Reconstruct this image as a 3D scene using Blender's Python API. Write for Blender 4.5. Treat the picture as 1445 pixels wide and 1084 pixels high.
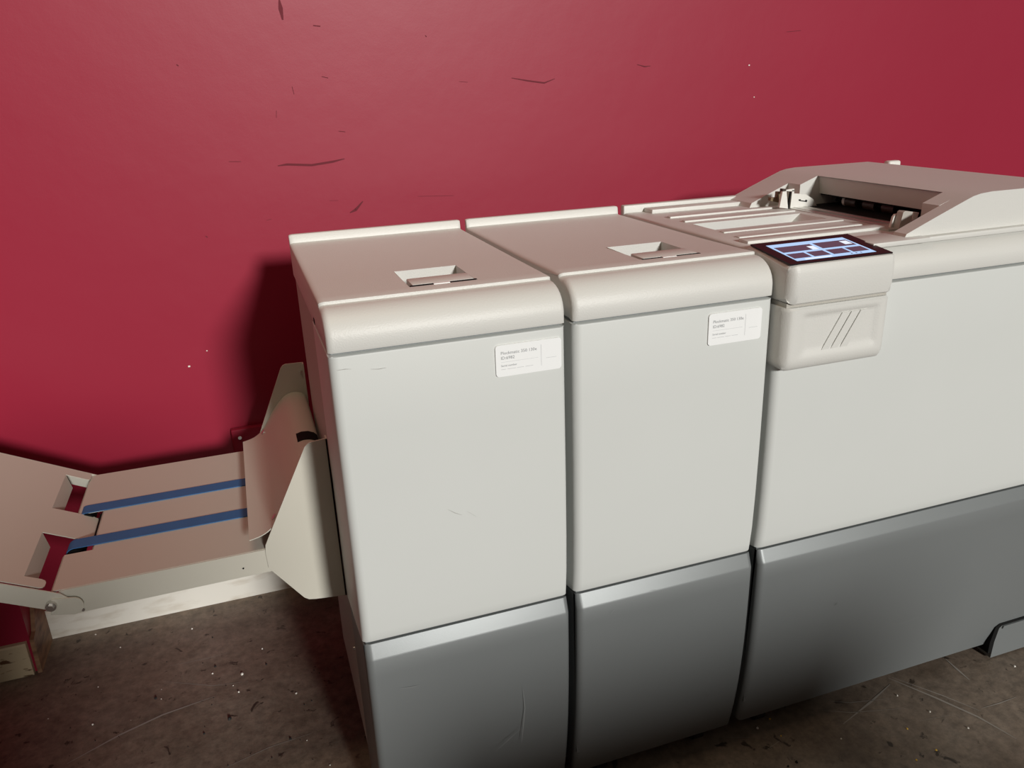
import bpy, bmesh, math, random
from mathutils import Vector, Matrix
random.seed(7)
S = bpy.context.scene
COL = S.collection
for o in list(bpy.data.objects):
    bpy.data.objects.remove(o)

# ------------------------------------------------------------------ camera
CAM_P = (-0.08942, -1.09604, 1.32479)
YAW, PITCH, ROLL, FPX = 0.31893, -0.35819, -0.03784, 1121.27
fw = Vector((math.sin(YAW)*math.cos(PITCH), math.cos(YAW)*math.cos(PITCH), math.sin(PITCH)))
rt = fw.cross(Vector((0, 0, 1))).normalized()
up = rt.cross(fw)
r2 = rt*math.cos(ROLL) + up*math.sin(ROLL)
u2 = -rt*math.sin(ROLL) + up*math.cos(ROLL)
cam = bpy.data.cameras.new('camera')
cam.sensor_fit = 'HORIZONTAL'; cam.sensor_width = 36.0
cam.lens = FPX/1445*36.0
cam.clip_start = 0.02
co = bpy.data.objects.new('camera', cam); COL.objects.link(co)
m = Matrix((r2, u2, -fw)).transposed().to_4x4(); m.translation = CAM_P
co.matrix_world = m
S.camera = co

# ------------------------------------------------------------------ light, world, exposure
S.view_settings.view_transform = 'Standard'
S.view_settings.look = 'None'
S.view_settings.gamma = 1.0
S.view_settings.use_curve_mapping = False
S.view_settings.exposure = 0.0
w = bpy.data.worlds.new('world'); S.world = w; w.use_nodes = True
bg = w.node_tree.nodes['Background']
bg.inputs['Color'].default_value = (1.0, 0.88, 0.74, 1)
bg.inputs['Strength'].default_value = 0.08
sun = bpy.data.lights.new('window_daylight', 'SUN')
sun.energy = 3.1; sun.angle = math.radians(7.0); sun.color = (1.0, 0.985, 0.94)
so = bpy.data.objects.new('window_daylight', sun); COL.objects.link(so)
SD = Vector((-0.175, 0.97, -0.30))
so.rotation_euler = SD.to_track_quat('-Z', 'Y').to_euler()
so.location = (0.8, -6, 3)

# warm overhead fill, added out of frame to brighten tops, tray and floor
cl = bpy.data.lights.new('overhead_fill', 'AREA'); cl.shape = 'RECTANGLE'; cl.size = 1.2; cl.size_y = 0.3
cl.energy = 7.5; cl.color = (1.0, 0.75, 0.50)
lo = bpy.data.objects.new('overhead_fill', cl); COL.objects.link(lo); lo.location = (-0.4, -0.05, 2.9)

# ------------------------------------------------------------------ materials
def mat(name, col, rough=0.5, metal=0.0, spec=0.5, bump=0.0, bscale=300.0, var=0.0, vscale=6.0, coat=0.0):
    M = bpy.data.materials.new(name); M.use_nodes = True
    N = M.node_tree.nodes; L = M.node_tree.links
    b = N['Principled BSDF']
    b.inputs['Base Color'].default_value = (*col, 1)
    b.inputs['Roughness'].default_value = rough
    b.inputs['Metallic'].default_value = metal
    b.inputs['Specular IOR Level'].default_value = spec
    b.inputs['Coat Weight'].default_value = coat
    tc = N.new('ShaderNodeTexCoord')
    if bump:
        n = N.new('ShaderNodeTexNoise'); n.inputs['Scale'].default_value = bscale
        n.inputs['Detail'].default_value = 3
        L.new(tc.outputs['Object'], n.inputs['Vector'])
        bp = N.new('ShaderNodeBump'); bp.inputs['Strength'].default_value = bump
        bp.inputs['Distance'].default_value = 0.002
        L.new(n.outputs['Fac'], bp.inputs['Height']); L.new(bp.outputs['Normal'], b.inputs['Normal'])
    if var:
        n2 = N.new('ShaderNodeTexNoise'); n2.inputs['Scale'].default_value = vscale
        n2.inputs['Detail'].default_value = 4
        L.new(tc.outputs['Object'], n2.inputs['Vector'])
        cr = N.new('ShaderNodeMix'); cr.data_type = 'RGBA'
        cr.inputs['A'].default_value = (*[c*(1-var) for c in col], 1)
        cr.inputs['B'].default_value = (*[min(1, c*(1+var)) for c in col], 1)
        L.new(n2.outputs['Fac'], cr.inputs['Factor'])
        L.new(cr.outputs['Result'], b.inputs['Base Color'])
    return M

M = {}
M['lid'] = mat('lid_plastic', (0.640, 0.635, 0.605), 0.46, bump=0.2, bscale=420, var=0.02)
M['door'] = mat('door_paint', (0.605, 0.622, 0.604), 0.50, bump=0.06, bscale=700, var=0.015)
M['lower'] = mat('grey_paint', (0.192, 0.206, 0.209), 0.42, metal=0.25, bump=0.08, bscale=900, var=0.03)
M['body'] = mat('cabinet_paint', (0.42, 0.40, 0.36), 0.55)
M['dark'] = mat('dark_plastic', (0.006, 0.006, 0.006), 0.75, spec=0.15)
M['rubber'] = mat('black_rubber', (0.012, 0.011, 0.011), 0.8)
M['tray'] = mat('tray_paint', (0.55, 0.53, 0.46), 0.42, bump=0.08, bscale=900, var=0.015)
M['belt'] = mat('blue_belt', (0.036, 0.14, 0.34), 0.7, bump=0.1, bscale=1500, var=0.12, vscale=25)
M['metal'] = mat('bright_metal', (0.62, 0.61, 0.58), 0.3, metal=0.9)
M['white'] = mat('white_plastic', (0.72, 0.71, 0.67), 0.45)
M['brown'] = mat('brown_plastic', (0.045, 0.028, 0.022), 0.5)
M['tan'] = mat('tan_plastic', (0.17, 0.125, 0.07), 0.5)
M['label'] = mat('label_paper', (0.86, 0.87, 0.87), 0.4)
M['ink'] = mat('label_ink', (0.24, 0.25, 0.26), 0.6)
M['ink2'] = mat('pale_ink', (0.58, 0.59, 0.60), 0.6)
M['bezel'] = mat('screen_bezel', (0.014, 0.010, 0.012), 0.4, spec=0.2)
M['scratch_light'] = mat('scratch_light', (0.30, 0.27, 0.24), 0.7)
M['scratch_grey'] = mat('scratch_grey', (0.26, 0.27, 0.27), 0.6)
M['scratch_door'] = mat('scratch_door', (0.36, 0.35, 0.33), 0.6)
M['scuff'] = mat('wall_scuff', (0.13, 0.008, 0.018), 0.8)
M['chip'] = mat('paper_chip', (0.75, 0.72, 0.66), 0.7)
M['chip_y'] = mat('yellow_chip', (0.75, 0.48, 0.06), 0.6)

def emis(name, col, s):
    Mx = bpy.data.materials.new(name); Mx.use_nodes = True
    b = Mx.node_tree.nodes['Principled BSDF']
    b.inputs['Base Color'].default_value = (0.01, 0.01, 0.012, 1)
    b.inputs['Roughness'].default_value = 0.25
    b.inputs['Emission Color'].default_value = (*col, 1)
    b.inputs['Emission Strength'].default_value = s
    return Mx
M['scr'] = emis('screen_blue', (0.44, 0.68, 1.0), 0.95)
M['scr_tile'] = emis('screen_tile', (0.10, 0.085, 0.13), 0.6)
M['scr_white'] = emis('screen_white', (0.80, 0.90, 1.0), 1.0)

def wall_mat():
    Mx = bpy.data.materials.new('red_wall_paint'); Mx.use_nodes = True
    N = Mx.node_tree.nodes; L = Mx.node_tree.links; b = N['Principled BSDF']
    tc = N.new('ShaderNodeTexCoord')
    n = N.new('ShaderNodeTexNoise'); n.inputs['Scale'].default_value = 2.2; n.inputs['Detail'].default_value = 5
    L.new(tc.outputs['Object'], n.inputs['Vector'])
    mx = N.new('ShaderNodeMix'); mx.data_type = 'RGBA'
    mx.inputs['A'].default_value = (0.268, 0.0105, 0.032, 1)
    mx.inputs['B'].default_value = (0.292, 0.0125, 0.0375, 1)
    L.new(n.outputs['Fac'], mx.inputs['Factor']); L.new(mx.outputs['Result'], b.inputs['Base Color'])
    b.inputs['Roughness'].default_value = 0.44
    b.inputs['Specular IOR Level'].default_value = 0.32
    n2 = N.new('ShaderNodeTexNoise'); n2.inputs['Scale'].default_value = 9; n2.inputs['Detail'].default_value = 8
    L.new(tc.outputs['Object'], n2.inputs['Vector'])
    n3 = N.new('ShaderNodeTexNoise'); n3.inputs['Scale'].default_value = 260; n3.inputs['Detail'].default_value = 2
    L.new(tc.outputs['Object'], n3.inputs['Vector'])
    ad = N.new('ShaderNodeMath'); ad.operation = 'MULTIPLY_ADD'; ad.inputs[1].default_value = 0.05
    L.new(n3.outputs['Fac'], ad.inputs[0]); L.new(n2.outputs['Fac'], ad.inputs[2])
    bp = N.new('ShaderNodeBump'); bp.inputs['Strength'].default_value = 0.07; bp.inputs['Distance'].default_value = 0.012
    L.new(ad.outputs[0], bp.inputs['Height']); L.new(bp.outputs['Normal'], b.inputs['Normal'])
    return Mx
M['wall'] = wall_mat()

def floor_mat():
    Mx = bpy.data.materials.new('worn_concrete'); Mx.use_nodes = True
    N = Mx.node_tree.nodes; L = Mx.node_tree.links; b = N['Principled BSDF']
    tc = N.new('ShaderNodeTexCoord')
    def noise(sc, det, ro=0.6, dist=0.0):
        n = N.new('ShaderNodeTexNoise'); n.inputs['Scale'].default_value = sc
        n.inputs['Detail'].default_value = det; n.inputs['Roughness'].default_value = ro
        n.inputs['Distortion'].default_value = dist
        L.new(tc.outputs['Object'], n.inputs['Vector']); return n
    def ramp(n, stops):
        r = N.new('ShaderNodeValToRGB'); e = r.color_ramp.elements
        e[0].position, e[0].color = stops[0][0], (*stops[0][1], 1)
        e[1].position, e[1].color = stops[-1][0], (*stops[-1][1], 1)
        for p, c in stops[1:-1]:
            k = e.new(p); k.color = (*c, 1)
        L.new(n.outputs['Fac'], r.inputs['Fac']); return r
    def mix(a, bb, fac, mode='MIX'):
        x = N.new('ShaderNodeMix'); x.data_type = 'RGBA'; x.blend_type = mode
        if isinstance(fac, float): x.inputs['Factor'].default_value = fac
        else: L.new(fac, x.inputs['Factor'])
        L.new(a, x.inputs['A'])
        if isinstance(bb, tuple): x.inputs['B'].default_value = (*bb, 1)
        else: L.new(bb, x.inputs['B'])
        return x.outputs['Result']
    c = ramp(noise(5, 8, 0.65), [(0.3, (0.120, 0.088, 0.064)), (0.52, (0.195, 0.150, 0.114)), (0.75, (0.275, 0.222, 0.176))]).outputs['Color']
    f = ramp(noise(45, 6, 0.7), [(0.35, (0.55, 0.55, 0.55)), (0.65, (1.25, 1.25, 1.25))]).outputs['Color']
    c = mix(c, f, 0.75, 'MULTIPLY')
    sp = ramp(noise(26, 4, 0.6, 0.6), [(0.63, (0, 0, 0)), (0.68, (1, 1, 1))]).outputs['Color']
    c = mix(c, (0.040, 0.028, 0.02), sp)
    pl = ramp(noise(15, 5, 0.65, 0.4), [(0.68, (0, 0, 0)), (0.74, (0.75, 0.75, 0.75))]).outputs['Color']
    c = mix(c, (0.22, 0.18, 0.13), pl)
    L.new(c, b.inputs['Base Color'])
    rr = ramp(noise(12, 5), [(0.3, (0.42, 0.42, 0.42)), (0.7, (0.7, 0.7, 0.7))])
    L.new(rr.outputs['Color'], b.inputs['Roughness'])
    bp = N.new('ShaderNodeBump'); bp.inputs['Strength'].default_value = 0.25; bp.inputs['Distance'].default_value = 0.004
    L.new(noise(60, 6, 0.7).outputs['Fac'], bp.inputs['Height']); L.new(bp.outputs['Normal'], b.inputs['Normal'])
    return Mx
M['floor'] = floor_mat()

def stained(name, base, stain, scale, lo, hi):
    Mx = mat(name, base, 0.55); N = Mx.node_tree.nodes; L = Mx.node_tree.links; b = N['Principled BSDF']
    tc = N.new('ShaderNodeTexCoord'); mp = N.new('ShaderNodeMapping'); mp.inputs['Scale'].default_value = (1, 1, 3)
    n = N.new('ShaderNodeTexNoise'); n.inputs['Scale'].default_value = scale; n.inputs['Detail'].default_value = 6
    L.new(tc.outputs['Object'], mp.inputs['Vector']); L.new(mp.outputs['Vector'], n.inputs['Vector'])
    r = N.new('ShaderNodeValToRGB'); r.color_ramp.elements[0].position = lo; r.color_ramp.elements[1].position = hi
    r.color_ramp.elements[0].color = (*base, 1); r.color_ramp.elements[1].color = (*stain, 1)
    L.new(n.outputs['Fac'], r.inputs['Fac']); L.new(r.outputs['Color'], b.inputs['Base Color'])
    return Mx
M['base_white'] = stained('white_baseboard_paint', (0.74, 0.72, 0.66), (0.55, 0.50, 0.42), 14, 0.5, 0.8)
M['base_chipped'] = stained('chipped_baseboard_paint', (0.52, 0.43, 0.28), (0.10, 0.045, 0.018), 22, 0.60, 0.66)
M['raw_wood'] = stained('raw_wood', (0.30, 0.17, 0.09), (0.09, 0.04, 0.02), 16, 0.40, 0.72)

# ------------------------------------------------------------------ mesh helpers
class MB:
    def __init__(s): s.v = []; s.f = []; s.mi = []
    def add(s, vs, fs, mi=0):
        b = len(s.v); s.v += [tuple(v) for v in vs]
        s.f += [tuple(i+b for i in f) for f in fs]; s.mi += [mi]*len(fs); return s
    def box(s, x0, x1, y0, y1, z0, z1, mi=0):
        vs = [(x, y, z) for z in (z0, z1) for y in (y0, y1) for x in (x0, x1)]
        return s.add(vs, [(0, 2, 3, 1), (4, 5, 7, 6), (0, 1, 5, 4), (2, 6, 7, 3), (0, 4, 6, 2), (1, 3, 7, 5)], mi)
    def rbox(s, x0, x1, y0, y1, z0, z1, r, seg=2):
        bm = bmesh.new(); bmesh.ops.create_cube(bm, size=1)
        for v in bm.verts:
            v.co = (x0+(v.co.x+.5)*(x1-x0), y0+(v.co.y+.5)*(y1-y0), z0+(v.co.z+.5)*(z1-z0))
        bmesh.ops.bevel(bm, geom=bm.edges[:], offset=r, segments=seg, profile=.5, affect='EDGES')
        return s.bm(bm)
    def bm(s, bm):
        bm.verts.index_update()
        s.add([v.co[:] for v in bm.verts], [tuple(v.index for v in f.verts) for f in bm.faces]); bm.free(); return s
    def prism(s, poly, a0, a1, axis):
        """closed 2-D polygon extruded along an axis; poly in the two other axes in order"""
        def P(u, v, a): return {'x': (a, u, v), 'y': (u, a, v), 'z': (u, v, a)}[axis]
        n = len(poly)
        vs = [P(u, v, a0) for u, v in poly] + [P(u, v, a1) for u, v in poly]
        fs = [tuple(range(n)), tuple(range(2*n-1, n-1, -1))] + [(i, (i+1) % n, n+(i+1) % n, n+i) for i in range(n)]
        return s.add(vs, fs)
    def cyl(s, c, axis, r, L, n=20, r1=None):
        r1 = r if r1 is None else r1
        a = Vector(axis).normalized(); t = a.orthogonal().normalized(); b = a.cross(t); c = Vector(c)
        vs = []
        for k, rr in ((-.5, r), (.5, r1)):
            for i in range(n):
                q = 2*math.pi*i/n; vs.append(c + a*L*k + (t*math.cos(q)+b*math.sin(q))*rr)
        return s.add(vs, [tuple(range(n-1, -1, -1)), tuple(range(n, 2*n))] + [(i, (i+1) % n, n+(i+1) % n, n+i) for i in range(n)])
    def ribbon(s, pts, thick, y0, y1):
        """x-z polyline with thickness, swept along y"""
        n = len(pts); nor = []
        for i in range(n):
            a = Vector(pts[max(0, i-1)]); b = Vector(pts[min(n-1, i+1)]); d = (b-a).normalized(); nor.append(Vector((-d.y, d.x)))
        lo = [Vector(p) - nr*thick/2 for p, nr in zip(pts, nor)]; hi = [Vector(p) + nr*thick/2 for p, nr in zip(pts, nor)]
        return s.prism([tuple(p) for p in lo] + [tuple(p) for p in reversed(hi)], y0, y1, 'y')
    def loft(s, x0, x1, prof, rl, rr, holes=(), xs_extra=(), n=6):
        """closed y-z profile [(y,z,k)] along x; ends rounded: points with weight k move inward"""
        m_ = len(prof); P = [Vector((p[0], p[1])) for p in prof]; K = [p[2] if isinstance(p[2], tuple) else (p[2], p[2]) for p in prof]
        area = sum(P[i].x*P[(i+1) % m_].y - P[(i+1) % m_].x*P[i].y for i in range(m_))
        sg = 1 if area > 0 else -1
        nor = []
        for i in range(m_):
            d1 = (P[i]-P[i-1]).normalized(); d2 = (P[(i+1) % m_]-P[i]).normalized()
            n1 = Vector((-d1.y, d1.x))*sg; n2 = Vector((-d2.y, d2.x))*sg
            q = n1+n2
            q = n1 if q.length < .2 else q.normalized()/max(.5, q.normalized().dot(n1))
            nor.append(q)
        st = []
        for i in range(n+1):
            q = math.pi/2*i/n; st.append((x0 + rl*(1-math.cos(math.pi/2-q)) if False else x0+rl*(1-math.cos(q)), rl*(1-math.sin(q))))
        mid = sorted(set(xs_extra)); st += [(x, 0.0) for x in mid]
        for i in range(n, -1, -1):
            q = math.pi/2*i/n; st.append((x1-rr*(1-math.cos(q)), rr*(1-math.sin(q))))
        vs = []
        for x, ins in st:
            for p, nr, k in zip(P, nor, K):
                o = p + Vector((nr.x*ins*k[0], nr.y*ins*k[1])); vs.append((x, o.x, o.y))
        fs = []
        for a in range(len(st)-1):
            for i in range(m_):
                j = (i+1) % m_
                xm = (st[a][0]+st[a+1][0])/2; ym = (P[i].x+P[j].x)/2; zm = (P[i].y+P[j].y)/2
                if any(h[0] < xm < h[1] and h[2] < ym < h[3] and zm > h[4] for h in holes): continue
                fs.append((a*m_+i, a*m_+j, (a+1)*m_+j, (a+1)*m_+i))
        fs.append(tuple(range(m_-1, -1, -1))); b = (len(st)-1)*m_; fs.append(tuple(b+i for i in range(m_)))
        return s.add(vs, fs)
    def pocket(s, x0, x1, y0, y1, z1, z0, ramp=0.0):
        vs = [(x0, y0, z1), (x1, y0, z1), (x1, y1, z1), (x0, y1, z1), (x0, y0, z0), (x1-ramp, y0, z0), (x1-ramp, y1, z0), (x0, y1, z0)]
        return s.add(vs, [(4, 5, 6, 7), (0, 1, 5, 4), (1, 2, 6, 5), (2, 3, 7, 6), (3, 0, 4, 7)])

ROOT = {}
def thing(name, label, cat, loc, group=None):
    o = bpy.data.objects.new(name, None); COL.objects.link(o); o.location = loc; o.empty_display_size = .1
    o['label'] = label; o['category'] = cat
    if group: o['group'] = group
    ROOT[o.name] = Vector(loc)
    return o
def rootloc(o):
    while o is not None:
        if o.name in ROOT: return ROOT[o.name]
        o = o.parent
    return Vector((0, 0, 0))
def part(name, mb, mats, parent=None, label=None, kind=None, smooth=35, fix=True):
    me = bpy.data.meshes.new(name)
    off = rootloc(parent) if parent is not None else Vector((0, 0, 0))
    me.from_pydata([tuple(Vector(v)-off) for v in mb.v], [], mb.f)
    mats = mats if isinstance(mats, (list, tuple)) else [mats]
    for q in mats: me.materials.append(q)
    if len(mats) > 1: me.polygons.foreach_set('material_index', mb.mi)
    if fix:
        bm = bmesh.new(); bm.from_mesh(me)
        bmesh.ops.remove_doubles(bm, verts=bm.verts, dist=1e-6)
        bmesh.ops.recalc_face_normals(bm, faces=bm.faces); bm.to_mesh(me); bm.free()
    if smooth:
        me.polygons.foreach_set('use_smooth', [True]*len(me.polygons)); me.set_sharp_from_angle(angle=math.radians(smooth))
    me.update()
    o = bpy.data.objects.new(name, me); COL.objects.link(o)
    if parent is not None: o.parent = parent
    if label: o['label'] = label
    if kind: o['kind'] = kind
    return o
def struct(name, mb, mt, label, smooth=None):
    o = part(name, mb, mt, smooth=smooth); o['kind'] = 'structure'; o['label'] = label; return o

# ------------------------------------------------------------------ room
YW = 0.964
struct('floor', MB().box(-4, 5, -3.4, YW+.1, -0.1, 0), M['floor'], 'worn brown concrete floor with scratches and specks')
struct('wall_back', MB().box(-4, 5, YW, YW+.1, 0, 3.0), M['wall'], 'dark red painted wall behind the machines')
mb = MB().box(-4, -0.728, 0.826, YW, 0.0, 3.0)
pil = struct('wall_left', mb, M['wall'], 'red painted wall projection at the lower left')
bb = struct('baseboard_back', MB().prism([(YW-.012, 0), (YW, 0), (YW, .082), (YW-.006, .082), (YW-.012, .078)], -.724, 5, 'x'), M['base_white'],
            'white painted baseboard along the red wall')
# chipped board and raw wooden end on the projection
b2 = MB().prism([(0.812, 0), (0.826, 0), (0.826, .092), (0.815, .092), (0.812, .088)], -4, -.735, 'x')
struct('baseboard_left', b2, M['base_chipped'], 'chipped cream baseboard at lower left corner')
t1 = MB().prism([(.816, 0), (YW-.013, 0), (YW-.013, .085), (.95, .19), (.90, .165), (.85, .10), (.822, .094)], -.7275, -.718, 'x')
struct('trim_1', t1, M['raw_wood'], 'bare splintered wooden end of the lower left baseboard')
# added unseen blockers behind the camera, shaped to shade the lower panels and tray
blocker = MB().box(-4, .12, -3.2, -3.08, 0, 1.66)
blocker.box(.12, .38, -3.2, -3.08, 1.44, 1.66)
blocker.box(.56, 1.70, -3.2, -3.08, 0, 1.22)
struct('light_blocker', blocker, M['wall'], 'added unseen red light blocker with an open gap, behind the camera')

# wall scuffs: dents in the paint
def scuff(mb, pts, wd):
    for i in range(len(pts)-1):
        (x0, z0), (x1, z1) = pts[i], pts[i+1]
        d = Vector((x1-x0, z1-z0)); d.normalize(); n = Vector((-d.y, d.x))*wd/2
        w0 = .35 if i == 0 else 1; w1 = .35 if i == len(pts)-2 else 1
        mb.add([(x0-n.x*w0, YW-.0008, z0-n.y*w0), (x1-n.x*w1, YW-.0008, z1-n.y*w1), (x1+n.x*w1, YW-.0008, z1+n.y*w1), (x0+n.x*w0, YW-.0008, z0+n.y*w0)], [(0, 1, 2, 3)])

def unproj(px, py, axis, val):
    d = fw*FPX + r2*(px-722.5) - u2*(py-542); C = Vector(CAM_P); t = (val-C[axis])/d[axis]; return C + d*t
sc = MB()
for line, wd in (([(392, 234), (405, 232), (440, 233), (470, 228), (486, 224)], .005), ([(394, 0), (396, 12), (399, 28)], .010),
                 ([(722, 110), (745, 114), (768, 117), (783, 111)], .0035), ([(899, 91), (910, 94), (918, 93)], .003),
                 ([(323, 228), (340, 228)], .003), ([(412, 122), (415, 133)], .003), ([(454, 108), (463, 110)], .004), ([(390, 156), (390, 166)], .003),
                 ([(478, 185), (487, 186)], .004), ([(465, 283), (477, 283)], .002), ([(376, 311), (383, 309)], .002), ([(1110, 45), (1130, 43)], .003),
                 ([(600, 50), (602, 52)], .005), ([(648, 115), (660, 116)], .002), ([(590, 277), (640, 276)], .002), ([(249, 91), (252, 93)], .006), ([(290, 333), (293, 335)], .006),
                 ([(494, 300), (502, 296), (512, 284)], .007), ([(442, 36), (452, 37)], .006)):
    scuff(sc, [(unproj(a, b, 1, YW).x, unproj(a, b, 1, YW).z) for a, b in line], wd)
o = part('scuff_mark', sc, M['scuff'], bpy.data.objects['wall_back'], kind='stuff', smooth=None, fix=False)
chip = MB()
for a, b, wd in ((267, 517, .005), (1057, 92, .004), (1064, 137, .003), (292, 495, .003)):
    p = unproj(a, b, 1, YW); chip.box(p.x-wd/2, p.x+wd/2, YW-.0009, YW-.0001, p.z-wd*.4, p.z+wd*.4)
part('paint_chip', chip, M['chip'], bpy.data.objects['wall_back'], kind='stuff', smooth=None)

# floor scratches and crumbs
def fl(px, py): return unproj(px, py, 2, 0.0)
sc = MB()
for line, wd in (([(95, 1078), (170, 1037), (230, 1009), (303, 983)], .005), ([(240, 940), (290, 930), (320, 922)], .002), ([(230, 962), (300, 968), (350, 962)], .002),
                 ([(320, 1083), (380, 1055), (440, 1035)], .002), ([(1253, 957), (1320, 985), (1380, 1012), (1434, 1043)], .005), ([(1258, 956), (1330, 982), (1384, 1004)], .003),
                 ([(1334, 930), (1352, 946), (1368, 960)], .005), ([(1385, 1000), (1410, 993), (1434, 984)], .003), ([(1160, 1003), (1200, 1006), (1280, 1000)], .002),
                 ([(1170, 990), (1200, 992), (1258, 986)], .002), ([(1190, 1022), (1230, 990), (1256, 966)], .005), ([(1083, 1058), (1100, 1046)], .003), ([(1025, 1041), (1058, 1041)], .002),
                 ([(1298, 1018), (1345, 1009)], .002)):
    P = [fl(a, b) for a, b in line]
    for i in range(len(P)-1):
        d = (P[i+1]-P[i]).normalized(); n = Vector((-d.y, d.x, 0))*wd/2; z = Vector((0, 0, .0006))
        a0 = .3 if i == 0 else 1; a1 = .3 if i == len(P)-2 else 1
        sc.add([P[i]-n*a0+z, P[i+1]-n*a1+z, P[i+1]+n*a1+z, P[i]+n*a0+z], [(0, 1, 2, 3)])
part('scratch_mark', sc, M['scratch_light'], bpy.data.objects['floor'], kind='stuff', smooth=None, fix=False)
cr = MB()
def crumb(x, y, s, mi):
    a = random.random()*6.28; h = s*.5
    pts = [(x+math.cos(a+k*1.2566)*s*random.uniform(.35, .6), y+math.sin(a+k*1.2566)*s*random.uniform(.35, .6)) for k in range(5)]
    vs = [(p[0], p[1], 0.0004) for p in pts] + [(x+(p[0]-x)*.6, y+(p[1]-y)*.6, h) for p in pts]
    cr.add(vs, [(4, 3, 2, 1, 0), (5, 6, 7, 8, 9)] + [(k, (k+1) % 5, 5+(k+1) % 5, 5+k) for k in range(5)], mi)
for px, py, s, mi in ((271, 888, .006, 0), (300, 951, .005, 0), (342, 952, .009, 0), (337, 977, .006, 0), (418, 979, .005, 0), (370, 916, .005, 0), (135, 896, .005, 0), (131, 1023, .006, 0),
                      (170, 914, .004, 0), (220, 986, .008, 2), (304, 941, .006, 2), (288, 1036, .006, 2), (376, 938, .006, 2), (410, 1043, .006, 2),
                      (1086, 1015, .005, 1), (1069, 1028, .006, 0), (1102, 1039, .004, 1), (1312, 1005, .005, 0), (1321, 1059, .005, 1), (1266, 982, .005, 0), (1366, 1028, .005, 0), (1293, 1073, .005, 1),
                      (1187, 1043, .004, 0), (1280, 1029, .005, 1), (1432, 941, .006, 0), (1124, 1076, .007, 2), (1112, 1082, .006, 2), (324, 1015, .01, 2), (300, 900, .005, 2)):
    p = fl(px, py); crumb(p.x, p.y, s, mi)
for k in range(60):
    p = fl(random.uniform(60, 470) if k < 55 else random.uniform(1000, 1445), random.uniform(930, 1083))
    if p.y > .8 or (p.x > -.02 and p.y > -.05): continue
    crumb(p.x, p.y, random.uniform(.0015, .004), random.choice((0, 2, 2, 2, 2)))
fc = part('floor_crumbs', cr, [M['chip'], M['chip_y'], M['rubber']], kind='stuff', smooth=None)
fc['label'] = 'tiny white, yellow and black crumbs scattered on the concrete floor'; fc['category'] = 'crumbs'

# red painted cover plate on the wall behind the tray
cp = thing('wall_cover_plate', 'small red painted cover plate on the wall behind the delivery tray', 'cover plate', (-.14, YW, .46))
part('plate', MB().rbox(-.192, -.085, YW-.022, YW, .40, .512, .004), M['wall'], cp)
part('screw', MB().cyl((-.172, YW-.023, .489), (0, 1, 0), .0045, .004, 14), M['metal'], cp)

# ------------------------------------------------------------------ the machines
def lid_profile(dz=0.0, ridge=True):
    pts = [(.0015, .979, (1, 0)), (0.0, .983, (1, 0)), (0.0, .998, (1, 0))]
    for i in range(1, 9):
        q = math.pi/2*i/8
        pts.append((.056-.056*math.cos(q)**.9 if i < 8 else .056, .995+(.0425+dz)*math.sin(q)**.95, 1))
    pts[-1] = (.056, 1.0365+dz, .7)
    pts += [(.0575, 1.0368+dz, .5), (.058, 1.0412+dz, .5), (.061, 1.0418+dz, .5)]
    return pts
def add_caster(root, x, y):
    c = part('caster', MB().cyl((x, y, .026), (1, 0, 0), .026, .022, 22), M['rubber'], root)
    part('fork', MB().box(x-.016, x-.0125, y-.012, y+.014, .02, .062).box(x+.0125, x+.016, y-.012, y+.014, .02, .062).box(x-.016, x+.016, y-.014, y+.016, .056, .066), M['metal'], c)

def door_prof():
    top = [(.014, .9738, 0), (.003, .9738, (1, 0)), (.0006, .9730, (1, 0)), (0.0, .9705, (1, 0))]
    mid = [(-.001, .85, 1), (-.002, .72, 1), (-.0015, .60, 1), (.0005, .53, 1), (.0035, .495, 1), (.0055, .480, (1, 0)), (.0075, .4765, (1, 0))]
    return top + mid
def lower_prof():
    pts = [(.0075, .4735, (1, 0)), (.0050, .4730, (1, 0)), (-.0055, .4505, 1), (-.0070, .4470, 1)]
    n = 12
    for i in range(1, n+1):
        t = i/n; z = .447-(.447-.036)*t
        y = -.0070 + .002*t + .032*t**3.0
        pts.append((y, z, 1))
    return pts

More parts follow.
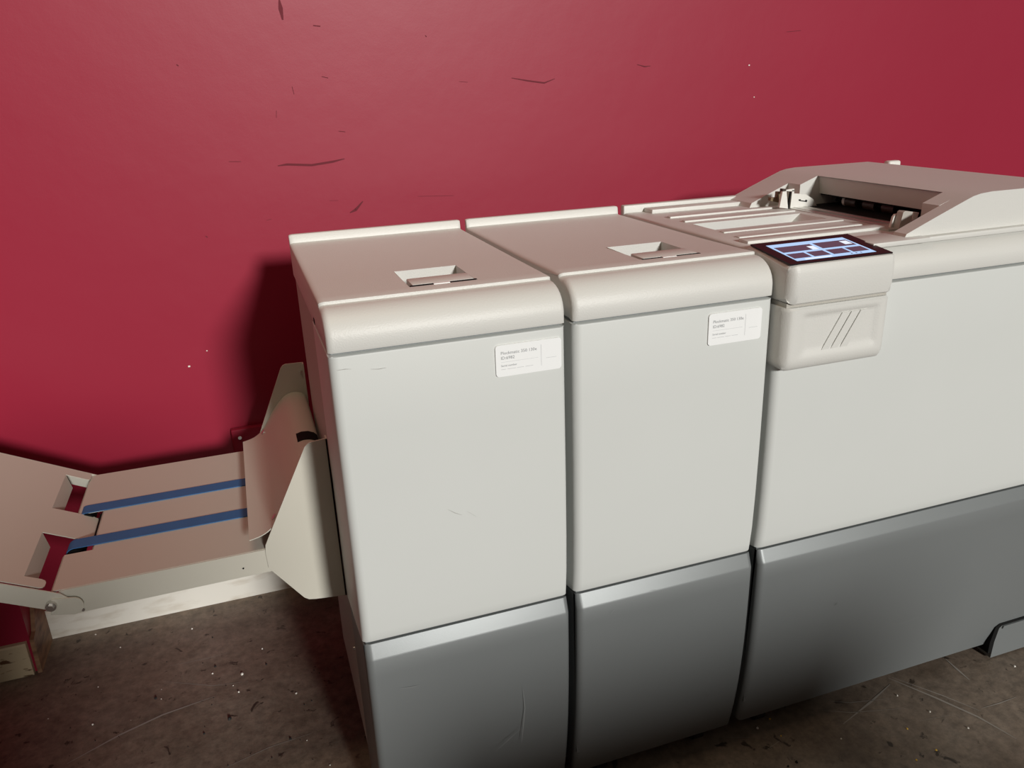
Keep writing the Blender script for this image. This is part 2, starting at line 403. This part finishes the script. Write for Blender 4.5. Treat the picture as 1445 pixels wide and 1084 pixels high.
def cabinet(root, x0, x1, dz, hole, rl=.018, rr=.012, ridge=True, wheels=True):
    W = x1-x0
    # body shell inside the doors
    b = MB().box(x0+.003, x1-.003, .2, .600, .055, 1.0)
    part('body', b, M['body'], root)
    part('inner_frame', MB().box(x0+.005, x1-.005, .014, .2, .10, .985), M['lower'], root)
    part('chassis', MB().box(x0+.02, x1-.02, .06, .58, .05, .064), M['dark'], root)
    # lid
    D = .608
    top = lid_profile(dz)
    if hole: top += [(hole[2], 1.0418+dz*.5, .5), (hole[3], 1.0408, .5)]
    pr = top + ([(.584, 1.0395, .5), (.589, 1.0405, .4), (.592, 1.054, .3), (.595, 1.0565, .3), (.605, 1.0565, .3), (.608, 1.054, .5)] if ridge else [(.590, 1.0395, .5), (.596, 1.034, .5)])
    pr += [(.608 if ridge else .596, .968, .5), (.22, .975, .3), (.02, .979, .3)]
    mb = MB()
    mb.loft(x0, x1, pr, rl*.55, rr*.55, holes=[(hole[0], hole[1], hole[2], hole[3], 1.02)] if hole else (), xs_extra=(hole[0], hole[1]) if hole else ())
    if hole: mb.pocket(hole[0], hole[1], hole[2], hole[3], 1.0414+dz*.25, 1.000, 0.0 if ridge else .05)
    lid = part('lid', mb, M['lid'], root, smooth=38)
    # upper door
    dp = door_prof() + [(.22, .425, .2), (.22, .9738, .2)]
    part('door', MB().loft(x0, x1, dp, rl*.8, rr*.8), M['door'], root, label='light grey upper door panel')
    lp = lower_prof() + [(.20, .036, .2), (.20, .42, .2)]
    part('lower_panel', MB().loft(x0+.001, x1-.001, lp, rl*.7, rr*.7), M['lower'], root, label='dark grey lower panel with bevelled top edge')
    if wheels:
        for x in (x0+.07, x1-.07):
            for y in (.06, .53): add_caster(root, x, y)
    return lid

def latch(root, hx0, hx1, dz):
    z = 1.0418+dz*.5
    la = part('latch', MB().rbox(hx0+.006, hx1-.001, .096, .142, z-.012, z+.0012, .0016), M['lid'], root, label='flush lid latch with dark gap at its front edge')
    part('gap', MB().box(hx0+.002, hx1+.002, .0895, .0955, z-.006, z+.0006), M['dark'], la)
    xm = hx0+(hx1-hx0)*.36
    part('tag', MB().box(xm, xm+.026, .088, .0945, z-.004, z+.0012), M['label'], la)

def asset_label(root, x0, x1, z0, z1):
    r = .005; pts = []
    for cx, cz, a0 in ((x1-r, z1-r, 0), (x0+r, z1-r, 90), (x0+r, z0+r, 180), (x1-r, z0+r, 270)):
        for k in range(5):
            a = math.radians(a0+k*22.5); pts.append((cx+r*math.cos(a), cz+r*math.sin(a)))
    y = -.0022
    # follows the flat door face
    lb = part('asset_label', MB().prism(pts, y-.0006, y+.0018, 'y'), M['label'], root, label='white printed asset sticker')
    W = x1-x0; H = z1-z0
    def text(s, fx, fz, size, mt):
        c = bpy.data.curves.new('txt', 'FONT'); c.body = s; c.size = size; c.resolution_u = 2
        ob = bpy.data.objects.new('txt', c); COL.objects.link(ob)
        dg = bpy.context.evaluated_depsgraph_get(); me = bpy.data.meshes.new_from_object(ob.evaluated_get(dg))
        mb = MB().add([(x0+fx*W+v.co.x, y-.0008, z0+fz*H+v.co.y) for v in me.vertices], [tuple(p.vertices) for p in me.polygons])
        bpy.data.objects.remove(ob); bpy.data.curves.remove(c)
        part('printed_text', mb, mt, lb, smooth=None, fix=False)
    text('Plockmatic 350 130e', .075, .70, .0070, M['ink'])
    text('ID:6982', .075, .545, .0070, M['ink'])
    ln = MB(); yy = y-.0008
    def bar(a, b, c, d): ln.add([(x0+a*W, yy, z0+c*H), (x0+b*W, yy, z0+c*H), (x0+b*W, yy, z0+d*H), (x0+a*W, yy, z0+d*H)], [(0, 1, 2, 3)])
    bar(.075, .64, .455, .465); bar(.685, .691, .18, .86)
    for a, b in ((.075, .15), (.17, .30), (.315, .42), (.44, .56)): bar(a, b, .222, .238)
    bar(.76, .925, .40, .412)
    part('rule_line', ln, M['ink2'], lb, smooth=None, fix=False)
    text('Serial number', .075, .315, .0046, M['ink'])

X1 = .36293; X2 = X1+.01404; X3 = X2+.36538; X4 = X3+.01405
m1 = thing('finisher_cabinet', 'light grey finishing cabinet at the left end, beside the delivery tray', 'machine', (0.18, .3, 0), 'grey finishing cabinets')
cabinet(m1, 0, X1, 0.0, (.142, .249, .088, .212))
latch(m1, .142, .249, 0.0)
asset_label(m1, .247, .3545, .908, .9585)
# details on its left side
part('side_notch', MB().box(-.0008, .004, .165, .180, .9795, .988), M['dark'], m1)
part('side_screw', MB().cyl((-.0005, .219, .309), (1, 0, 0), .004, .003, 12), M['metal'], m1, label='small brass screw head')
part('rear_cover', MB().box(.012, X1-.016, .598, .70, .30, .88), M['body'], m1)

m2 = thing('finisher_cabinet', 'light grey finishing cabinet in the middle, between the other two machines', 'machine', (0.56, .3, 0), 'grey finishing cabinets')
cabinet(m2, X2, X3, .003, (.540, .652, .096, .225))
latch(m2, .540, .652, .003)
asset_label(m2, .618, .7205, .9075, .962)

# third machine: the wide booklet maker
XR = 1.75
m3 = thing('booklet_maker', 'wide grey booklet machine at right with touchscreen and raised paper feeder', 'machine', (1.13, .3, 0))
cabinet(m3, X4, XR, 0.0, (.806, 1.075, .284, .369), rr=.012, ridge=False)
part('rear_ledge', MB().rbox(X4, 1.10, .589, .608, 1.02, 1.0565, .003), M['lid'], m3)

# scratches on doors
def scr_part(root, lines, mt, yo):
    mb = MB()
    for pts, wd in lines:
        for i in range(len(pts)-1):
            a = unproj(*pts[i], 1, yo); b = unproj(*pts[i+1], 1, yo); d = (b-a).normalized(); n = Vector((-d.z, 0, d.x))*wd/2
            a0 = .3 if i == 0 else 1; a1 = .3 if i == len(pts)-2 else 1
            mb.add([a-n*a0, b-n*a1, b+n*a1, a+n*a0], [(0, 1, 2, 3)])
    part('scratch_mark', mb, mt, root, kind='stuff', smooth=None, fix=False)
scr_part(m1, [([(476, 523), (488, 521), (496, 521)], .0008), ([(524, 521), (535, 521), (545, 519)], .0008), ([(632, 719), (642, 724), (652, 727)], .0010), ([(660, 722), (672, 729)], .0008)], M['scratch_door'], -.0035)
scr_part(m1, [([(565, 972), (580, 970), (592, 967)], .0008), ([(572, 990), (582, 989)], .0008), ([(738, 972), (741, 1000), (738, 1030), (736, 1050)], .0010), ([(736, 1028), (720, 1042), (698, 1062)], .0008), ([(789, 1072), (802, 1066)], .001)], M['scratch_grey'], -.0085)
scr_part(m2, [([(862, 866), (867, 861)], .002), ([(919, 834), (927, 833)], .0012), ([(822, 892), (828, 891)], .001), ([(1001, 985), (1016, 982)], .001)], M['scratch_grey'], -.0085)
scr_part(m3, [([(1181, 851), (1178, 854)], .003)], M['dark'], -.0085)
scr_part(m3, [([(1270, 881), (1296, 871)], .001), ([(1241, 928), (1256, 924)], .001)], M['scratch_grey'], -.0085)

# ribs and rails on the top of the booklet maker
for y, h, wd, xa, xb in ((.548, .0080, .0395, .808, 1.098), (.462, .0035, .016, .806, 1.09), (.398, .0035, .014, .805, 1.085), (.243, .0035, .016, .800, 1.085), (.184, .0035, .016, .795, 1.08), (.128, .0065, .030, .775, 1.085)):
    part('rib', MB().rbox(xa, xb, y, y+wd, 1.034, 1.0405+h, min(.0018, h*.4)), M['lid'], m3)
# feed table plate leading under the hood
part('feed_plate', MB().box(1.10, 1.152, .13, .47, 1.030, 1.0425).box(1.112, 1.116, .13, .47, 1.042, 1.0432).box(1.140, 1.144, .13, .47, 1.042, 1.0432), M['metal'], m3)
# hood
XB, ZT = 1.452, 1.112
def incl(xa): return 1.049 + (xa-1.042)*.405
hood = MB()
full = [(1.038, 1.037), (1.044, 1.050), (1.11, incl(1.11)), (1.17, incl(1.17)-.001), (1.188, 1.1065), (1.205, 1.110), (1.23, ZT), (XB, ZT), (XB, 1.037)]
hood.prism(full, .034, .064, 'y')
hood.prism(full, .505, .600, 'y')
jog = [(1.142, 1.037), (1.142, incl(1.142)), (1.17, incl(1.17)-.001), (1.188, 1.1065), (1.205, 1.110), (1.23, ZT), (XB, ZT), (XB, 1.037)]
hood.prism(jog, .064, .104, 'y')
hood.prism(jog, .462, .505, 'y')
roof = [(1.1925, 1.104), (1.188, 1.1065), (1.205, 1.110), (1.23, ZT), (XB, ZT), (XB, 1.037), (1.29, 1.037), (1.29, 1.066), (1.199, 1.066)]
hood.prism(roof, .104, .462, 'y')
hd = part('feeder_hood', hood, M['lid'], m3, smooth=25, fix=False)
bm = bmesh.new(); bm.from_mesh(hd.data); bmesh.ops.remove_doubles(bm, verts=bm.verts, dist=1e-5); bmesh.ops.recalc_face_normals(bm, faces=bm.faces); bm.to_mesh(hd.data); bm.free()
part('hood_hinge', MB().rbox(1.448, 1.532, .572, .595, 1.0, 1.104, .006, 3).rbox(1.497, 1.535, .572, .595, 1.06, 1.1125, .006, 3), M['white'], hd)
inn = part('feed_slot', MB().box(1.276, 1.289, .104, .462, 1.0425, 1.066), M['dark'], m3, label='dark paper intake under the hood')  # near-black plates and roller shaft put the intake's shade into the colour
part('slot_roof', MB().box(1.2015, 1.289, .105, .461, 1.063, 1.0658), M['dark'], inn)
part('slot_floor', MB().box(1.152, 1.289, .105, .461, 1.036, 1.0420), M['dark'], inn)
ax = part('feed_roller', MB().cyl((1.222, .30, 1.0540), (0, 1, 0), .004, .26, 12), M['dark'], m3)
for y in (.375, .318, .262): part('roller_sleeve', MB().cyl((1.222, y, 1.0540), (0, 1, 0), .0125, .034, 20), M['brown'], ax)
part('roller_collar', MB().cyl((1.222, .397, 1.0540), (0, 1, 0), .0115, .008, 20), M['white'], ax)
# rear paper guide
YG = .44
def gp(pxs, yg): return [(unproj(a, b, 1, yg).x, unproj(a, b, 1, yg).z) for a, b in pxs]
g = MB().prism(gp([(1100, 293), (1104.4, 270.5), (1110, 269.8), (1112, 294.5)], YG), YG, YG+.006, 'y')
g.prism(gp([(1115, 295), (1117.8, 271.5), (1117.8, 268.6), (1121, 268.4), (1120.5, 273), (1129, 273.5), (1138, 274.5), (1147.5, 281), (1155, 295), (1152, 298.6)], YG), YG, YG+.006, 'y')
g.prism(gp([(1109.5, 269.8), (1109.6, 267.8), (1121, 266.2), (1121, 270)], YG), YG, YG+.006, 'y')
gd = part('rear_guide', g, M['white'], m3, label='white rear paper side guide')
part('slot', MB().prism(gp([(1112, 294.5), (1116.6, 271), (1118.2, 271), (1115.4, 295)], YG), YG+.003, YG+.0065, 'y'), M['dark'], gd)
part('guide_mark', MB().prism(gp([(1127, 281.5), (1130, 281.2), (1129.6, 282.6), (1136, 283.4), (1136.6, 281.9), (1139, 282.3), (1138.4, 285.2), (1127, 283.4)], YG), YG-.0006, YG+.001, 'y'), M['dark'], gd)
part('guide_tab', MB().prism(gp([(1105.5, 266.5), (1113.5, 267.3), (1113, 271), (1105, 271)], YG), YG+.002, YG+.012, 'y'), M['brown'], gd)
part('guide_bracket', MB().prism(gp([(1085, 283), (1086, 278.5), (1094.5, 278.5), (1095.5, 270.3), (1101.5, 270.3), (1101.5, 280), (1098, 286)], YG+.03), YG+.024, YG+.034, 'y'), M['tan'], gd)
# front paper guide
YF = .118
gd = part('front_guide', MB().prism(gp([(1256, 323), (1261, 306), (1264, 302.5), (1271, 301.5), (1268, 322)], YF), YF, YF+.005, 'y'), M['white'], m3, label='white front paper side guide')
part('guide_block', MB().prism(gp([(1266, 323), (1272.5, 299.5), (1275, 297.5), (1286, 298.5), (1284, 312), (1274, 323)], YF-.012), YF-.016, YF-.001, 'y'), M['body'], gd)
part('guide_fin', MB().prism(gp([(1284, 311), (1286, 299), (1293.5, 299.5), (1291, 307)], YF), YF-.006, YF+.004, 'y'), M['white'], gd)
part('guide_base', MB().rbox(1.07, 1.13, .105, .155, 1.038, 1.046, .002), M['body'], gd)
# small flat cover between screen and hood
part('top_cover', MB().rbox(.952, 1.078, .012, .085, 1.036, 1.0448, .0016), M['lid'], m3)
part('front_ledge', MB().rbox(1.0785, XR-.02, .020, .036, 1.034, 1.0435, .0016), M['lid'], m3)

# control panel
cx0, cx1, YP = .748, .963, -.034
def pan_prof():
    p = [(.02, .967, .3), (-.030, .967, .6), (-.0335, .970, 1), (-.036, .985, 1), (-.0365, 1.005, 1), (-.036, 1.020, 1), (-.0345, 1.029, 1), (-.032, 1.0335, .8), (-.026, 1.0355, .5), (.085, 1.0495, .3), (.094, 1.048, .3), (.094, 1.02, .3)]
    return p
cp3 = part('control_panel', MB().loft(cx0, cx1, pan_prof(), .018, .012), M['lid'], m3, label='protruding control panel with touchscreen on top')
# lower block with a dished face
def block():
    mb = MB(); z0, z1 = .846, .9615; NX, NZ = 36, 30; rc = .020; re = .010; vs = []
    def sd(x, z):
        qx = max(cx0+rc-x, x-(cx1-rc), 0); qz = max(z0+rc-z, z-(z1-.006), 0)
        return x, z
    for j in range(NZ+1):
        for i in range(NX+1):
            u = i/NX; v = j/NZ
            su = .5-.5*math.cos(math.pi*u) if False else u; x = cx0+(cx1-cx0)*u; z = z0+(z1-z0)*v
            # round the bottom outline
            if z < z0+rc:
                dzb = z0+rc-z; ins = rc-math.sqrt(max(0, rc*rc-dzb*dzb)); x = (cx0+ins)+(cx1-cx0-2*ins)*u
            e = min(x-cx0, cx1-x, (z-z0)*1.0); et = z1-z
            def rd(t, r): return 0 if t >= r else r-math.sqrt(max(0, r*r-(r-t)**2))
            y = YP + rd(min(x-cx0, cx1-x), .016) + .7*rd(z-z0, .024) + rd(et, .004)
            # dish
            dx = min(x-(cx0+.030), (cx1-.022)-x); dzz = min(z-(z0+.024), (z1-.010)-z)
            q = max(0, min(1, min(dx/.012, dzz/(.010 if z > .9 else .018)))); y += .0045*q*q*(3-2*q)
            vs.append((x, y, z))
    n = NX+1
    fs = [(j*n+i, j*n+i+1, (j+1)*n+i+1, (j+1)*n+i) for j in range(NZ) for i in range(NX)]
    b = [i for i in range(n)] + [j*n+NX for j in range(1, NZ+1)] + [NZ*n+i for i in range(NX-1, -1, -1)] + [j*n for j in range(NZ-1, 0, -1)]
    k = len(vs); vs += [(vs[i][0], .016, vs[i][2]) for i in b]; L = len(b)
    fs += [(b[i], b[(i+1) % L], k+(i+1) % L, k+i) for i in range(L)] + [tuple(k+i for i in range(L))]
    return mb.add(vs, fs)
part('panel_block', block(), M['lid'], cp3, smooth=40)
part('panel_gap', MB().box(cx0+.004, cx1-.004, -.024, .016, .958, .969), M['body'], cp3)
for k in range(3):
    xb = .826+k*.0195; xt = xb+.0365; yb = YP+.0045
    part('emblem_bar', MB().prism([(xb, .880), (xb+.0150, .880), (xt+.0150, .9425), (xt, .9425)], yb-.0024, yb+.002, 'y'), M['lid'], cp3, smooth=None)
# screen lies on the sloping top
sy0, sz0, sy1, sz1 = -.0285, 1.0354, .085, 1.0497
def sp(u, v, h=0.0):
    a = Vector((0, sz0-sz1, sy1-sy0)).normalized(); n = Vector((0, -(sz1-sz0), sy1-sy0)).normalized()
    return Vector((cx0+.002+(cx1-cx0-.008)*u, sy0+(sy1-sy0)*v, sz0+(sz1-sz0)*v)) + n*h
def slab(mb, u0, u1, v0, v1, h0, h1, mi=0):
    vs = [sp(u0, v0, h0), sp(u1, v0, h0), sp(u1, v1, h0), sp(u0, v1, h0), sp(u0, v0, h1), sp(u1, v0, h1), sp(u1, v1, h1), sp(u0, v1, h1)]
    mb.add(vs, [(0, 3, 2, 1), (4, 5, 6, 7), (0, 1, 5, 4), (1, 2, 6, 5), (2, 3, 7, 6), (3, 0, 4, 7)], mi)
bz = MB(); slab(bz, 0, 1, 0, 1, -.001, .0012)
part('screen_bezel', bz, M['bezel'], cp3)
sm = MB(); slab(sm, .10, .88, .10, .86, .0012, .0014, 0)
def tile(u0, u1, v0, v1, mi=1, h=.0016): slab(sm, .10+.78*u0, .10+.78*u1, .10+.76*v0, .10+.76*v1, .0014, h, mi)
tile(.03, .485, .50, .82); tile(.53, .97, .50, .84)
tile(.02, .235, .13, .40); tile(.27, .475, .13, .40); tile(.515, .73, .13, .40); tile(.765, .97, .13, .40)
tile(.40, .48, .50, .70, 2, .0018); tile(.86, .95, .58, .78, 2, .0018); tile(.12, .45, .02, .08, 2, .0016)
for u in (.70, .76, .82): tile(u, u+.015, .04, .08, 1)
part('touchscreen', sm, [M['scr'], M['scr_tile'], M['scr_white']], cp3, label='lit touchscreen showing a blue menu of dark tiles', smooth=None)

# kick plate at the foot of the booklet maker
def kp_poly(pxs, yy):
    q = [unproj(a, b, 1, yy) for a, b in pxs]; return [(v.x, v.z) for v in q]
K_ = kp_poly([(1403, 906), (1410, 887), (1414, 883)], .012)
part('kick_plate', MB().prism(K_ + [(1.74, K_[2][1]), (1.74, .004), (K_[0][0]-.002, .004)], .012, .05, 'y').prism([(K_[2][0], K_[2][1]-.007), (K_[2][0]+.002, K_[2][1]), (1.74, K_[2][1]), (1.74, K_[2][1]-.007)], .0085, .012, 'y'), M['lower'], m3)
K2 = kp_poly([(1397, 907), (1405, 886), (1411, 880.5)], .0125)
part('kick_gap', MB().prism(K2 + [(1.74, K2[2][1]), (1.74, .02), (K2[0][0], .02)], .0125, .04, 'y'), M['dark'], m3)

# ------------------------------------------------------------------ delivery conveyor on the left
YN, YFAR = .229, .694
cv = thing('delivery_conveyor', 'beige metal delivery tray with two blue belts fixed to the left cabinet', 'conveyor', (-.3, .46, .5))
pl = [(0, .754), (-.026, .752), (-.033, .7505), (-.040, .7445), (-.118, .592), (-.131, .566), (-.133, .552), (-.132, .520), (-.127, .511), (-.078, .4405), (-.070, .4345), (-.058, .4320), (0.0, .4255)]
a = MB().prism(pl, YN, YN+.003, 'y'); a.box(-.003, 0, YN, YN+.018, .4255, .753)
p1 = part('side_plate', a, M['tray'], cv)
pf = [(0.0, .7505), (-.040, .7515), (-.046, .749), (-.051, .743), (-.112, .606), (-.118, .592), (-.131, .566), (-.132, .520), (-.078, .4405), (-.058, .4320), (0.0, .4255)]
a = MB().prism(pf, YFAR, YFAR+.003, 'y'); a.box(-.003, 0, YFAR-.012, YFAR, .4255, .7505)
p2 = part('side_plate', a, M['tray'], cv)
part('screw', MB().cyl((-.006, YFAR-.002, .728), (0, 1, 0), .004, .004, 12), M['metal'], p2)
# curved guide sheet
gs = [(-.157, .5785), (-.148, .580), (-.133, .584), (-.122, .590), (-.110, .600), (-.098, .617), (-.082, .643), (-.068, .660), (-.054, .674), (-.045, .679), (-.034, .682), (-.021, .681), (-.010, .676), (-.004, .669), (-.002, .655)]
def smooth_pts(P, n=3):
    for _ in range(n):
        Q = [P[0]]
        for i in range(len(P)-1):
            a, b = Vector(P[i]), Vector(P[i+1]); Q += [tuple(a*.75+b*.25), tuple(a*.25+b*.75)]
        P = Q+[P[-1]]
    return P
gp_ = part('guide_sheet', MB().ribbon(smooth_pts(gs, 1), .0018, YN+.006, YFAR-.001), M['tray'], cv, label='curved guide sheet over the belts')
for y in (YN+.030, YFAR-.02): part('rivet', MB().cyl((-.1085, y, .6035), (-.72, 0, .66), .006, .004, 14), M['metal'], gp_)
tp = [(x-.0012*0, z+.0016) for x, z in gs[9:14]]
part('black_tape', MB().ribbon(tp, .0012, .405, .447), M['dark'], gp_)
# bed of the tray: top sheet in three strips (the middle one is shorter), with side walls
zt = .556
bx1 = -.05
bed = MB()
def sheet(x0, y0, y1):
    bed.prism([(x0+.004, zt-.012), (x0+.001, zt-.004), (x0+.005, zt), (bx1, zt), (bx1, zt-.002), (x0+.006, zt-.002), (x0+.003, zt-.005), (x0+.006, zt-.012)], y0, y1, 'y')
sheet(-.484, YN+.006, .354); sheet(-.4365, .354, .512); sheet(-.484, .512, YFAR)
bed.box(-.46, bx1, YFAR-.0015, YFAR, zt-.046, zt-.001)
bd = part('tray_bed', bed, M['tray'], cv, smooth=30)
part('side_panel', MB().prism([(-.470, zt-.003), (-.470, zt-.022), (-.462, zt-.04), (-.447, zt-.050), (bx1, zt-.046), (bx1, zt-.0005), (-.46, zt-.0005)], YN+.0032, YN+.0060, 'y'), M['tray'], cv)
part('screw', MB().cyl((-.440, YN+.002, .512), (0, 1, 0), .003, .004, 12), M['metal'], cv)
part('screw', MB().cyl((-.175, YN+.003, .527), (0, 1, 0), .0016, .002, 10), M['dark'], cv)
# belts around two rollers
RB = .016
for y0 in (.370, .509):
    pts = [(-.06, zt+.001)]; xc = -.466; zc = zt+.0012-RB
    for i in range(13):
        q = math.pi/2 + math.pi*i/12; pts.append((xc+RB*math.cos(q), zc+RB*math.sin(q)))
    pts.append((-.06, zc-RB))
    part('belt', MB().ribbon(pts, .0016, y0, y0+.034), M['belt'], cv, label='blue conveyor belt')
part('belt_roller', MB().cyl((-.466, .46, zt-RB+.001), (0, 1, 0), .0045, .44, 14).cyl((-.466, .387, zt-RB+.001), (0, 1, 0), RB-.0014, .040, 22).cyl((-.466, .526, zt-RB+.001), (0, 1, 0), RB-.0014, .040, 22).box(-.44, -.425, .40, .51, zt-.03, zt-.006), M['dark'], cv)
# hinged extension tray
A = math.atan(.51)
def ex(d, y, n=0.0):   # d along the slope to the left from the hinge x=-.47, n above the surface
    return (-.47-d*math.cos(A)-n*math.sin(A)*-1*0+(n*math.sin(A)), y, zt+d*math.sin(A)+n*math.cos(A))
def dx(x): return (-.47-x)/math.cos(A)
ext = MB()
def exsheet(xa, xb, y0, y1, th=.0018, rnd=0.0):
    d0, d1 = dx(xa), dx(xb)
    if rnd:
        poly = [(d1, y0), (d0+rnd, y0), (d0+rnd*.3, y0+rnd*.3), (d0, y0+rnd), (d0, y1-rnd), (d0+rnd*.3, y1-rnd*.3), (d0+rnd, y1), (d1, y1)]
    else: poly = [(d1, y0), (d0, y0), (d0, y1), (d1, y1)]
    n = len(poly); vs = [ex(d, y, 0) for d, y in poly] + [ex(d, y, -th) for d, y in poly]
    ext.add(vs, [tuple(range(n)), tuple(range(2*n-1, n-1, -1))] + [(i, (i+1) % n, n+(i+1) % n, n+i) for i in range(n)])
XH, XE = -.520, -.95
exsheet(XH, XE, YN+.004, YFAR)
exsheet(-.489, XH, YN+.004, .259, rnd=.008)
exsheet(-.441, XH, .412, .509, rnd=.014)
exsheet(-.477, XH, .664, YFAR, rnd=.006)
et = part('extension_tray', ext, M['tray'], cv, smooth=30)
# flaps bent down beside the two slots
for y0, y1 in ((.262, .411), (.511, .663)):
    d0 = dx(XH); vs = []
    for yy in (y0, y1):
        p = Vector(ex(d0, yy, 0)); dn = Vector((.30, 0, -.95)).normalized()
        ins = .010 if yy == y1 else .0
        vs += [p, p+dn*.030+Vector((0, -ins, 0)), p+dn*.030+Vector((-.0016, -ins, 0)), p+Vector((-.0016, 0, 0))]
    part('bent_flap', MB().add(vs, [(0, 1, 5, 4), (1, 2, 6, 5), (2, 3, 7, 6), (3, 0, 4, 7), (0, 3, 2, 1), (4, 5, 6, 7)]), M['tray'], et, smooth=None)
# side arms of the extension
def arm(y0, y1):
    pts = [ex(dx(XE), 0, 0), ex(-.004, 0, 0), ex(-.020, 0, -.006), ex(-.022, 0, -.026), ex(-.004, 0, -.034), ex(dx(XE), 0, -.034)]
    return MB().prism([(p[0], p[2]) for p in pts], y0, y1, 'y')
part('side_arm', arm(YN-.004, YN-.0018), M['tray'], et)
part('side_arm', arm(YFAR+.0005, YFAR+.003), M['tray'], et)
# hinge lug and bolt at the near corner
lug = []
for k in range(9):
    a_ = math.radians(-90+k*22.5); lug.append((-.452+.017*math.cos(a_)*1.0, .5275+.0165*math.sin(a_)))
lug = [(-.487, .519)] + lug + [(-.480, .548)]
part('hinge_lug', MB().prism(lug, YN-.0070, YN-.0042, 'y'), M['tray'], cv)
b_ = part('hinge_bolt', MB().cyl((-.482, YN-.010, .5375), (0, 1, 0), .0085, .007, 20), M['metal'], cv)
part('nut', MB().cyl((-.482, YN-.016, .5385), (0, 1, 0), .0055, .006, 6), M['metal'], b_)
